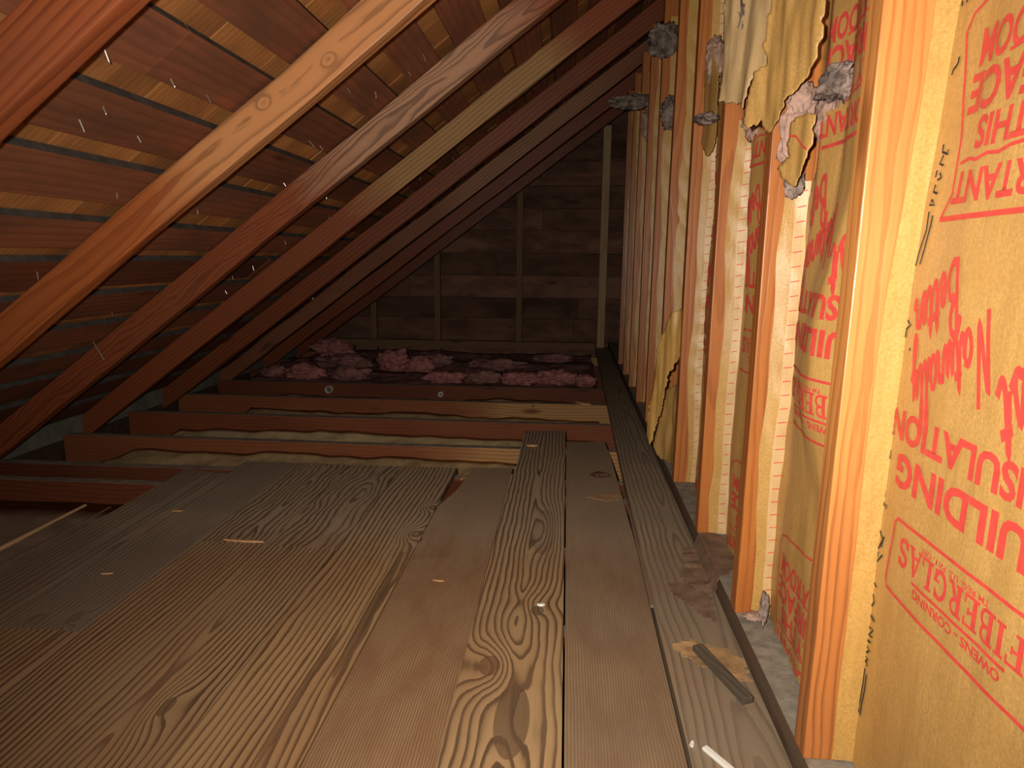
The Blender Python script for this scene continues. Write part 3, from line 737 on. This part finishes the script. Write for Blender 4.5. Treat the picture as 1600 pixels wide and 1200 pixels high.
# torn paper flaps: outline in (s, z) on a standing plane from P0 to P1
def flap(part, name, P0, P1, outline, curl=.01, seed=0, mats=None, st=.0045, bulge=0, marks=(), label=None):
    P0, P1 = Vector(P0), Vector(P1); d = P1-P0; L = d.length; nrm = Vector((-d.y, d.x)).normalized()
    if nrm.x > 0: nrm = -nrm
    s0, s1 = min(p[0] for p in outline), max(p[0] for p in outline); z0, z1 = min(p[1] for p in outline), max(p[1] for p in outline)
    ns = max(3, int((s1-s0)*L/st)); nz = max(3, int((z1-z0)/st)); bm = bmesh.new(); G = {}
    def pos(s, z):
        p = P0+d*s
        o = curl*mn.noise(Vector((s*2.3+seed, z*3, seed)))+curl*.45*mn.noise(Vector((s*7+seed, z*9, seed)))+bulge*math.sin(PI*max(0, min(1, (s-s0)/(s1-s0))))
        # pleats along the sheet
        o += curl*.5*(1-abs(2*((s*2.2+z*.6+seed) % 1)-1))
        p = p+nrm*o; return (p.x, p.y, z)
    for i in range(nz):
        for j in range(ns):
            s = s0+(s1-s0)*(j+.5)/ns; z = z0+(z1-z0)*(i+.5)/nz
            if not in_poly((s+.006/L*mn.noise(Vector((s*L*70, z*70, seed))), z+.006*mn.noise(Vector((s*L*70, z*70, seed+5)))), outline): continue
            vs = []
            for (a, b) in ((j, i), (j+1, i), (j+1, i+1), (j, i+1)):
                if (a, b) not in G: G[a, b] = bm.verts.new(pos(s0+(s1-s0)*a/ns, z0+(z1-z0)*b/nz))
                vs.append(G[a, b])
            bm.faces.new(vs)
    # ease the stepped border
    for _ in range(1):
        bv = [v for v in bm.verts if v.is_boundary]
        new = {}
        for v in bv:
            nb = [e.other_vert(v).co for e in v.link_edges if e.is_boundary]
            if len(nb) == 2: new[v] = v.co*.5+(nb[0]+nb[1])*.25
        for v, c in new.items(): v.co = c
    bmesh.ops.recalc_face_normals(bm, faces=bm.faces)
    bmesh.ops.solidify(bm, geom=list(bm.faces), thickness=.0009)
    for pts, w in marks:
        v, f = ribbon(pts, w); vs = [bm.verts.new(Vector(pos(a, b))+Vector((nrm.x, nrm.y, 0))*.0022) for a, b in v]
        for q in f: bm.faces.new([vs[i] for i in q]).material_index = 1
    o = part(name, bm_mesh(name, bm, False), mats or [M['kraft'], M['redink']])
    if label: o['label'] = label
    return o
r1, p1 = BATT[1]
A0, A1 = (.425, 1.12), (.345, 1.30)
flap(p1, 'torn_flap', (.408, 1.12), (.345, 1.30), [(.20, 1.78), (.922, 1.76), (.96, 1.4), (.93, 1.231), (.972, 1.151), (.954, 1.108), (1.085, 1.098), (1.15, 1.064), (1.20, 1.012), (1.15, 1.003), (1.078, 1.013), (1.018, 1.001), (.971, 1.012), (.911, .996), (.839, .988), (.70, 1.0), (.608, 1.017), (.600, 1.03), (.45, 1.045), (.35, 1.055), (.25, 1.07), (.16, 1.11)], .014, 2.3, label='golden brown flap with a ragged lower edge')
flap(p1, 'torn_flap', A0, A1, [(.619, .997), (.531, 1.003), (.413, 1.004), (.28, .998), (.30, .946), (.362, .924), (.418, .908), (.481, .889), (.602, .895), (.759, .926), (.613, .938)], .012, 5.1, marks=[([(.60, .975), (.52, .972), (.40, .952), (.33, .945)], .004)], label='small hanging flap with a red line')
def tuft(part, loc, rad, seed, squash, mat, name='fibreglass_tuft', rot=(0, 0, 0), label=None, amp=.45):
    me = blob(name, rad, seed, squash, amp, 4, 2.6)
    me.transform(Matrix.Rotation(rot[0], 4, 'X') @ Matrix.Rotation(rot[2], 4, 'Z')); me.transform(Matrix.Translation(loc))
    o = part(name, me, mat)
    if label: o['label'] = label
    return o
tuft(p1, (.420, 1.165, 1.045), .036, 3, (.55, 1.35, .55), M['greyfluff'], rot=(-.25, 0, 0), label='soot-blackened tuft of fibreglass')
tuft(p1, (.428, 1.135, 1.03), .022, 4, (.5, .9, .9), M['greyfluff'])
tuft(p1, (.425, 1.215, 1.00), .034, 5, (.4, .9, 1.0), M['pinkgrey'])
tuft(p1, (.396, 1.268, .985), .034, 6, (.75, .35, 1.5), M['pinkgrey'])
tuft(p1, (.405, 1.262, 1.04), .03, 26, (.8, .4, 1.0), M['pinkgrey'])
tuft(p1, (.40, 1.258, .052), .020, 27, (1.2, .7, .3), M['pinkgrey'], label='crumbs of fibreglass at the stud foot')
tuft(p1, (.404, 1.268, .900), .020, 7, (.8, .5, 1.2), M['greyfluff'])
tuft(p1, (.430, 1.19, .965), .025, 8, (.4, .7, .9), M['pinkgrey'])
tuft(p1, (.402, 1.225, .088), .022, 9, (.35, .45, 1.5), M['greyfluff'], label='dark tuft at the foot of the batt')
r2, p2 = BATT[2]
B0, B1 = (.437, 1.50), (.352, 1.665)
flap(p2, 'torn_flap', B0, B1, [(1.16, 1.75), (1.16, 1.38), (1.119, 1.242), (1.082, 1.131), (.933, 1.122), (.64, 1.109), (.54, 1.088), (.453, 1.157), (.278, 1.175), (.20, 1.237), (.18, 1.322), (.15, 1.75)], .018, 7.7, [M['liner'], M['redink']], label='pleated pale flap')
tuft(p2, (.405, 1.60, 1.075), .035, 11, (.5, .55, 1.3), M['pinkgrey'])
tuft(p2, (.425, 1.50, 1.06), .03, 12, (.4, .7, 1.2), M['pinkgrey'])
tuft(p2, (.385, 1.64, 1.30), .028, 13, (.6, .5, 1.2), M['greyfluff'])
r3_, p3 = BATT[3]
tuft(p3, (.375, 1.98, 1.15), .034, 14, (.9, 2.0, .45), M['greyfluff'], rot=(.12, 0, 0), label='dark grey tuft sticking out sideways')
tuft(p3, (.40, 2.03, 1.32), .04, 15, (.6, .6, 1.3), M['pinkgrey'])
flap(p3, 'torn_flap', (.43, 1.78), (.385, 2.088), [(.75, 1.05), (.95, 1.10), (1.0, 1.30), (.8, 1.38), (.6, 1.25), (.62, 1.08)], .012, 9.1, [M['flange'], M['redink']])
r4, p4 = BATT[4]
flap(p4, 'hanging_flap', (.40, 2.10), (.33, 2.17), [(.30, .62), (.739, .596), (.886, .591), (1.35, .48), (1.5, .348), (1.65, .255), (1.63, .16), (1.40, .132), (1.30, .2), (1.0, .268), (.85, .389), (.45, .45), (.25, .5)], .012, 3.3, [M['flange'], M['redink']], st=.005, label='strip of paper peeled loose and hanging over the floor edge')
flap(p4, 'torn_flap', (.44, 2.12), (.36, 2.40), [(0, .42), (.5, .36), (1.0, .28), (1.1, .1), (.9, .035), (.3, .045), (0, .05)], .03, 6.3, label='crumpled lower sheet behind the peeled strip')
r7, p7 = BATT[7]
tuft(p7, (.31, 3.62, 1.55), .07, 16, (1.5, .6, .5), M['greyfluff'], label='grey-pink tuft sticking out into the attic')
tuft(p7, (.40, 3.55, 1.42), .055, 17, (.8, .5, 1.3), M['pinkgrey'])
r5, p5 = BATT[5]
tuft(p5, (.39, 2.80, 1.33), .05, 18, (.7, .5, 1.2), M['greyfluff'])
tuft(p5, (.36, 2.86, 1.62), .06, 19, (1.0, .6, 1.0), M['greyfluff'])

# ------------------------------------------------------------------ batts between the joists
def wavy_sheet(x0f, x1, y0, y1, zf, mat, name, seed, nx=110, ny=12, th=.02, curl=.03, amp=1.0):
    bm = bmesh.new(); G = []
    for j in range(ny+1):
        row = []
        for i in range(nx+1):
            t = j/ny; x0 = x0f+.06*mn.noise(Vector((t*2, seed*2.1, 0))); x = x0+(x1-x0)*i/nx; y = y0+(y1-y0)*t
            z = zf+amp*.020*mn.noise(Vector((x*2.1, y*3, seed)))+amp*.010*mn.noise(Vector((x*9, y*12, seed)))+amp*.012*(abs(2*t-1)**2)*mn.noise(Vector((x*3.3, seed, 4)))+curl*t**3
            row.append(bm.verts.new((x, y, z)))
        G.append(row)
    for j in range(ny):
        for i in range(nx): bm.faces.new((G[j][i], G[j][i+1], G[j+1][i+1], G[j+1][i]))
    bmesh.ops.recalc_face_normals(bm, faces=bm.faces)
    r = bmesh.ops.extrude_face_region(bm, geom=list(bm.faces))
    for q in r['geom']:
        if isinstance(q, bmesh.types.BMVert): q.co.z -= th
    return bm_mesh(name, bm)
FB = [(.25, 2.055, -2.05, -1.335, -.100, 'flatbatt', 'flat dusty floor batt with a pale seam at the left edge beside the grey floorboards'),
      (2.28, 2.622, -1.90, .19, -.105, 'dustkraft', 'paper-faced floor batt showing just beyond the floorboard ends'),
      (2.67, 3.062, -1.95, .19, -.128, 'battpaper', 'creased pale paper-faced floor batt between the first two open joists'),
      (3.109, 3.495, -1.75, .19, -.128, 'dustkraft', 'patchy dusty floor batt between the second and third open joists'),
      (3.545, 3.925, -1.90, .19, -.132, 'dustkraft', 'dusty sagging floor batt between the third joist and the porcelain rings')]
for i, (a, b, x0, x1, z, m, lab) in enumerate(FB):
    o = link('floor_batt', wavy_sheet(x0, x1, a, b, z, M[m], 'floor_batt', i+3, curl=.0 if i == 0 else .03, amp=.25 if i == 0 else 1.0), M[m], smooth=True)
    tag(o, lab, 'insulation batt', 'batts between the floor joists')
    if i == 0:
        link('paper_seam', prism('paper_seam', [(-1.672, 1.33), (-1.664, 1.33), (-1.652, 2.03), (-1.660, 2.03)], -.104, -.092, .001), M['liner'], o)
        link('paper_seam', prism('paper_seam', [(-1.578, 1.33), (-1.570, 1.33), (-1.560, 2.03), (-1.568, 2.03)], -.104, -.097, .001), M['scrapdull'], o)
# loose pink fibreglass towards the gable
for i, (a, b, z, lab) in enumerate([(3.975, 4.355, -.045, 'bed of pink fibreglass in the bay behind the porcelain rings'), (4.405, 4.795, -.035, 'bed of dusty pink fibreglass in the middle far bay'), (4.845, 5.245, -.03, 'bed of dusty pink fibreglass in the last bay before the gable')]):
    o = link('pink_insulation', wavy_sheet(-2.05, .20, a, b, z, M['pinkdust'], 'pink_insulation', i+13, 110, 14, .10), M['pinkdust'], smooth=True)
    tag(o, lab, 'insulation')
CL = [(-1.84, 5.02, .045, .13, (1.25, .6, .5), 'pink', 'large pink insulation clump under the eave at far left'),
      (-1.72, 4.16, .0, .10, (1.3, .6, .5), 'pink', 'pink insulation clump at the left end, behind the left porcelain ring'),
      (-1.95, 4.2, -.01, .08, (1.2, .7, .6), 'pinkdust', 'dull pink insulation clump nearest the eave in the first pink row'),
      (-1.42, 4.15, .0, .09, (1.5, .6, .5), 'pinkdust', 'dusty insulation clump above the left porcelain ring'),
      (-1.22, 4.55, .02, .13, (.9, .6, .65), 'pink', 'upright pink insulation tuft with a rounded top, left of centre'),
      (-1.02, 4.45, .0, .11, (.9, .5, .7), 'pink', 'pointed pink insulation tuft beside the upright one'),
      (-.93, 4.62, .03, .09, (1.2, .6, .5), 'pinkdust', 'small pink insulation tuft behind the pointed one'),
      (-.78, 4.13, -.005, .085, (1.5, .6, .45), 'pink', 'bright pink insulation clump above the right porcelain ring'),
      (-.55, 4.2, -.01, .10, (1.3, .6, .45), 'pinkdust', 'dull pink insulation clump right of the bright one'),
      (-.30, 4.16, -.01, .09, (1.3, .6, .5), 'pink', 'rosy insulation clump in the middle of the right half'),
      (-.05, 4.2, -.005, .10, (1.2, .6, .5), 'pink', 'rosy insulation clump left of the grey edge board'),
      (.13, 4.15, -.01, .07, (.9, .7, .6), 'pink', 'last rosy insulation clump touching the grey edge board'),
      (-.5, 4.6, .01, .10, (1.8, .6, .4), 'pinkdust', 'long grey-pink insulation clump in the second row'),
      (-1.6, 4.58, .01, .12, (1.6, .6, .45), 'pinkdust', 'grey-pink insulation clump at the left of the second row'),
      (-.1, 4.95, .01, .09, (1.6, .6, .4), 'pinkdust', 'dim insulation clump near the gable foot')]
for i, (x, y, z, r, sq, m, lab) in enumerate(CL):
    o = link('insulation_clump', blob('insulation_clump', r, i+31, sq, .5, 4, 2.4), M[m], None, (x, y, z), True)
    tag(o, lab, 'insulation', 'loose pink insulation clumps')

# ------------------------------------------------------------------ porcelain tubes in the joist
def tube(loc, R, r, L, label):  # short pale tube, seen end-on as a ring on the joist
    bm = bmesh.new(); n = 20; rings = []
    prof = [(R, L), (R, .004), (R*.94, 0), (r*1.05, 0), (r, .003), (r, L*.6)]
    for rad, yy in prof: rings.append([bm.verts.new((rad*math.cos(2*PI*i/n), yy, rad*math.sin(2*PI*i/n))) for i in range(n)])
    for a, b in zip(rings, rings[1:]):
        for i in range(n): bm.faces.new((a[i], a[(i+1) % n], b[(i+1) % n], b[i]))
    c = bm.faces.new(rings[-1]); c.material_index = 1
    o = link('pale_ring', bm_mesh('pale_ring', bm), [M['offwhite'], M['eave']], None, loc, True)
    tag(o, label, 'porcelain tube', 'porcelain rings')
tube((-1.475, 3.905, -.060), .024, .019, .03, 'larger round porcelain tube end on the far joist, left of centre')
tube((-.765, 3.905, -.072), .017, .009, .03, 'smaller round porcelain tube end on the far joist, near the middle')

# ------------------------------------------------------------------ nails
def nail_mesh(L, r, head=False):
    bm = bmesh.new(); n = 8
    prof = [(r, 0), (r, L*.85), (r*.25, L)] if not head else [(r*2.4, 0), (r*2.4, .0015), (r, .002), (r, L)]
    rings = [[bm.verts.new((a*math.cos(2*PI*i/n), a*math.sin(2*PI*i/n), -z)) for i in range(n)] for a, z in prof]
    for a, b in zip(rings, rings[1:]):
        for i in range(n): bm.faces.new((a[i], b[i], b[(i+1) % n], a[(i+1) % n]))
    bm.faces.new(rings[0]); bm.faces.new(list(reversed(rings[-1])))
    return bm_mesh('nail', bm)
NM = nail_mesh(.022, .0016)
NM.materials.append(M['nail'])
rn = random.Random(21)
def roof_pt(x, y): return Vector((x, y, RZ+.112+RS*x))
cnt = 0
for bay in range(6):
    ya, yb = .962+.61*bay+.03, .962+.61*(bay+1)-.06
    for i in range([17, 17, 13, 9, 5, 3][bay]):
        lo = {0: -1.45, 1: -1.7}.get(bay, -1.7)
        x = -.779-.1405*rn.randint(-6 if bay else -1, 6)+rn.choice((.012, .03, .065))
        y = rn.uniform(ya, yb)
        o = bpy.data.objects.new('roofing_nail', NM); C.objects.link(o); o.location = roof_pt(x, y)-Vector((-ST, 0, CT))*0.0
        o.rotation_euler = (rn.uniform(-.35, .35), -TH*.6+rn.uniform(-.35, .35), 0)
        s = rn.uniform(.6, 1.15); o.scale = (1, 1, s)
        tag(o, 'short shiny nail point poking down through the dark roof boards', 'nail', 'roofing nail points'); cnt += 1
o = link('bent_nail', nail_mesh(.076, .0026), M['nail'], None, (-1.629, 2.122, .466)); o.rotation_euler = (-.12, -.57, 0)
tag(o, 'long pale nail sticking out low on the third rafter at left', 'nail')
for x, y, z, rx, ry, lab in ((-.172, 3.488, -.034, 1.2, .3, 'bent dark nail in the tan half of the third open joist'), (.118, 3.058, -.05, 1.3, -.5, 'small bent nail in the red joist right of the knotty board')):
    o = link('bent_nail', nail_mesh(.05, .003, True), M['darknail'], None, (x, y, z)); o.rotation_euler = (rx-PI, ry, 0)
    tag(o, lab, 'nail')

# ------------------------------------------------------------------ litter on the floor
def crumple(name, outline, z, mat, label, cat, amp=.008, seed=0, zf=None, st=.006, th=.0012):
    xs = [p[0] for p in outline]; ys = [p[1] for p in outline]
    x0, x1, y0, y1 = min(xs), max(xs), min(ys), max(ys); nx = max(4, int((x1-x0)/st)); ny = max(4, int((y1-y0)/st)); bm = bmesh.new(); G = {}
    for i in range(nx):
        for j in range(ny):
            x = x0+(x1-x0)*(i+.5)/nx; y = y0+(y1-y0)*(j+.5)/ny
            q = (x+.008*mn.noise(Vector((x*60, y*60, seed))), y+.008*mn.noise(Vector((x*60, y*60, seed+4))))
            if not in_poly(q, outline): continue
            vs = []
            for a, b in ((i, j), (i+1, j), (i+1, j+1), (i, j+1)):
                if (a, b) not in G:
                    X = x0+(x1-x0)*a/nx; Y = y0+(y1-y0)*b/ny
                    n = mn.noise(Vector((X*14, Y*14, seed)))+.5*mn.noise(Vector((X*40, Y*40, seed)))
                    zz = z+.0012+amp*max(0, n)
                    if zf: zz = max(zf(X, Y)+.0015, zz)
                    G[a, b] = bm.verts.new((X, Y, zz))
                vs.append(G[a, b])
            bm.faces.new(vs)
    bmesh.ops.recalc_face_normals(bm, faces=bm.faces); bmesh.ops.solidify(bm, geom=list(bm.faces), thickness=-th if False else th)
    o = link(name, bm_mesh(name, bm, False), mat); return tag(o, label, cat)
def over_plate(x, y): return .006+.037*sstep(.350, .367, x)
crumple('paper_scrap', [(.225, 1.205), (.262, 1.225), (.335, 1.205), (.356, 1.165), (.352, 1.10), (.315, 1.115), (.275, 1.135), (.24, 1.175)], .0065, M['scrap'], 'crumpled tan paper scrap under the grey stick by the plate', 'paper scrap', .012, 1)
crumple('paper_scrap', [(.30, 1.47), (.292, 1.50), (.33, 1.67), (.41, 1.69), (.445, 1.62), (.42, 1.50), (.385, 1.445), (.33, 1.41)], .006, M['scrapdull'], 'torn brown paper scrap draped over the sole plate', 'paper scrap', .010, 2, over_plate)
crumple('paper_scrap', [(.255, 1.46), (.262, 1.41), (.30, 1.335), (.338, 1.30), (.345, 1.37), (.335, 1.45), (.28, 1.48)], .0058, M['scrapdull'], 'flat dull brown paper scrap on the dusty edge board', 'paper scrap', .001, 3)
crumple('paper_scrap', [(.075, 2.035), (.12, 2.06), (.18, 2.07), (.195, 2.03), (.15, 2.005), (.10, 2.02)], 0, M['scrap'], 'small tan paper scrap beside the bark chip', 'paper scrap', .002, 4)
o = link('wood_stick', beam_mesh(.158, .021, .012, .0015), M['greywood'], None, (.258, 1.175, .0195)); o.rotation_euler = (0, .03, -1.19); tag(o, 'dark grey wooden stick lying across the tan paper scrap', 'stick')
o = link('bark_chip', blob('bark_chip', .028, 71, (1.15, .55, .32), .35, 3), M['barkknot'], None, (.132, 2.245, .0075), True); tag(o, 'dark brown bark chip on the grey floorboard', 'wood chip')
o = link('plastic_stick', beam_mesh(.10, .011, .006, .002), M['white'], None, (.228, .925, .0062)); o.rotation_euler = (0, 0, -.95); tag(o, 'white plastic stick cut by the bottom edge of the frame', 'plastic stick')
def splinter(x, y, L, w, ang, mat, label, name='wood_splinter', z=0.0):
    bm = bmesh.new()
    pts = [(-L/2, 0), (-L*.2, w/2), (L*.3, w*.4), (L/2, 0), (L*.2, -w*.45), (-L*.3, -w*.4)]
    bot = [bm.verts.new((a, b, 0)) for a, b in pts]; top = [bm.verts.new((a*.95, b*.7, w*.45)) for a, b in pts]
    bm.faces.new(list(reversed(bot))); bm.faces.new(top)
    for i in range(6): bm.faces.new((bot[i], bot[(i+1) % 6], top[(i+1) % 6], top[i]))
    o = link(name, bm_mesh(name, bm), mat, None, (x, y, z+.0004)); o.rotation_euler = (0, 0, ang)
    return tag(o, label, 'splinter')
splinter(-1.163, 1.786, .035, .006, .1, M['chipwood'], 'orange splinter on the far part of the dark grey floorboard')
splinter(-1.10, 1.39, .03, .006, .2, M['chipwood'], 'orange splinter on the near part of the dark grey floorboard')
splinter(-.86, 1.600, .115, .010, -.02, M['chipwood'], 'long bright splinter along the butt joint of two left floorboards')
splinter(-.292, 1.435, .03, .006, -.1, M['chipwood'], 'orange splinter on the reddish fine-grained floorboard')
splinter(-.042, 1.347, .018, .009, .1, M['white'], 'white chip lying on the knotty floorboard', 'white_chip')
splinter(.215, .935, .014, .008, 1.2, M['white'], 'white chip in the seam near the bottom edge', 'white_chip', .006)
splinter(.10, 3.515, .10, .022, -.6, M['chipwood'], 'split wooden chunk on top of the tan half of the third joist', 'wood_splinter', -.022)
splinter(.183, 2.58, .05, .018, 1.7, M['chipwood'], 'pale splinter at the broken corner of the short greyish floorboard', 'wood_splinter', -.023)
splinter(-.36, 2.232, .05, .016, 1.4, M['chipwood'], 'pale splinter at the far end of the wedge-shaped gap', 'wood_splinter', -.02)
splinter(-.13, 2.60, .045, .016, .05, M['chipwood'], 'oval pale splinter near the far end of the knotty floorboard')
bpy.context.view_layer.update()
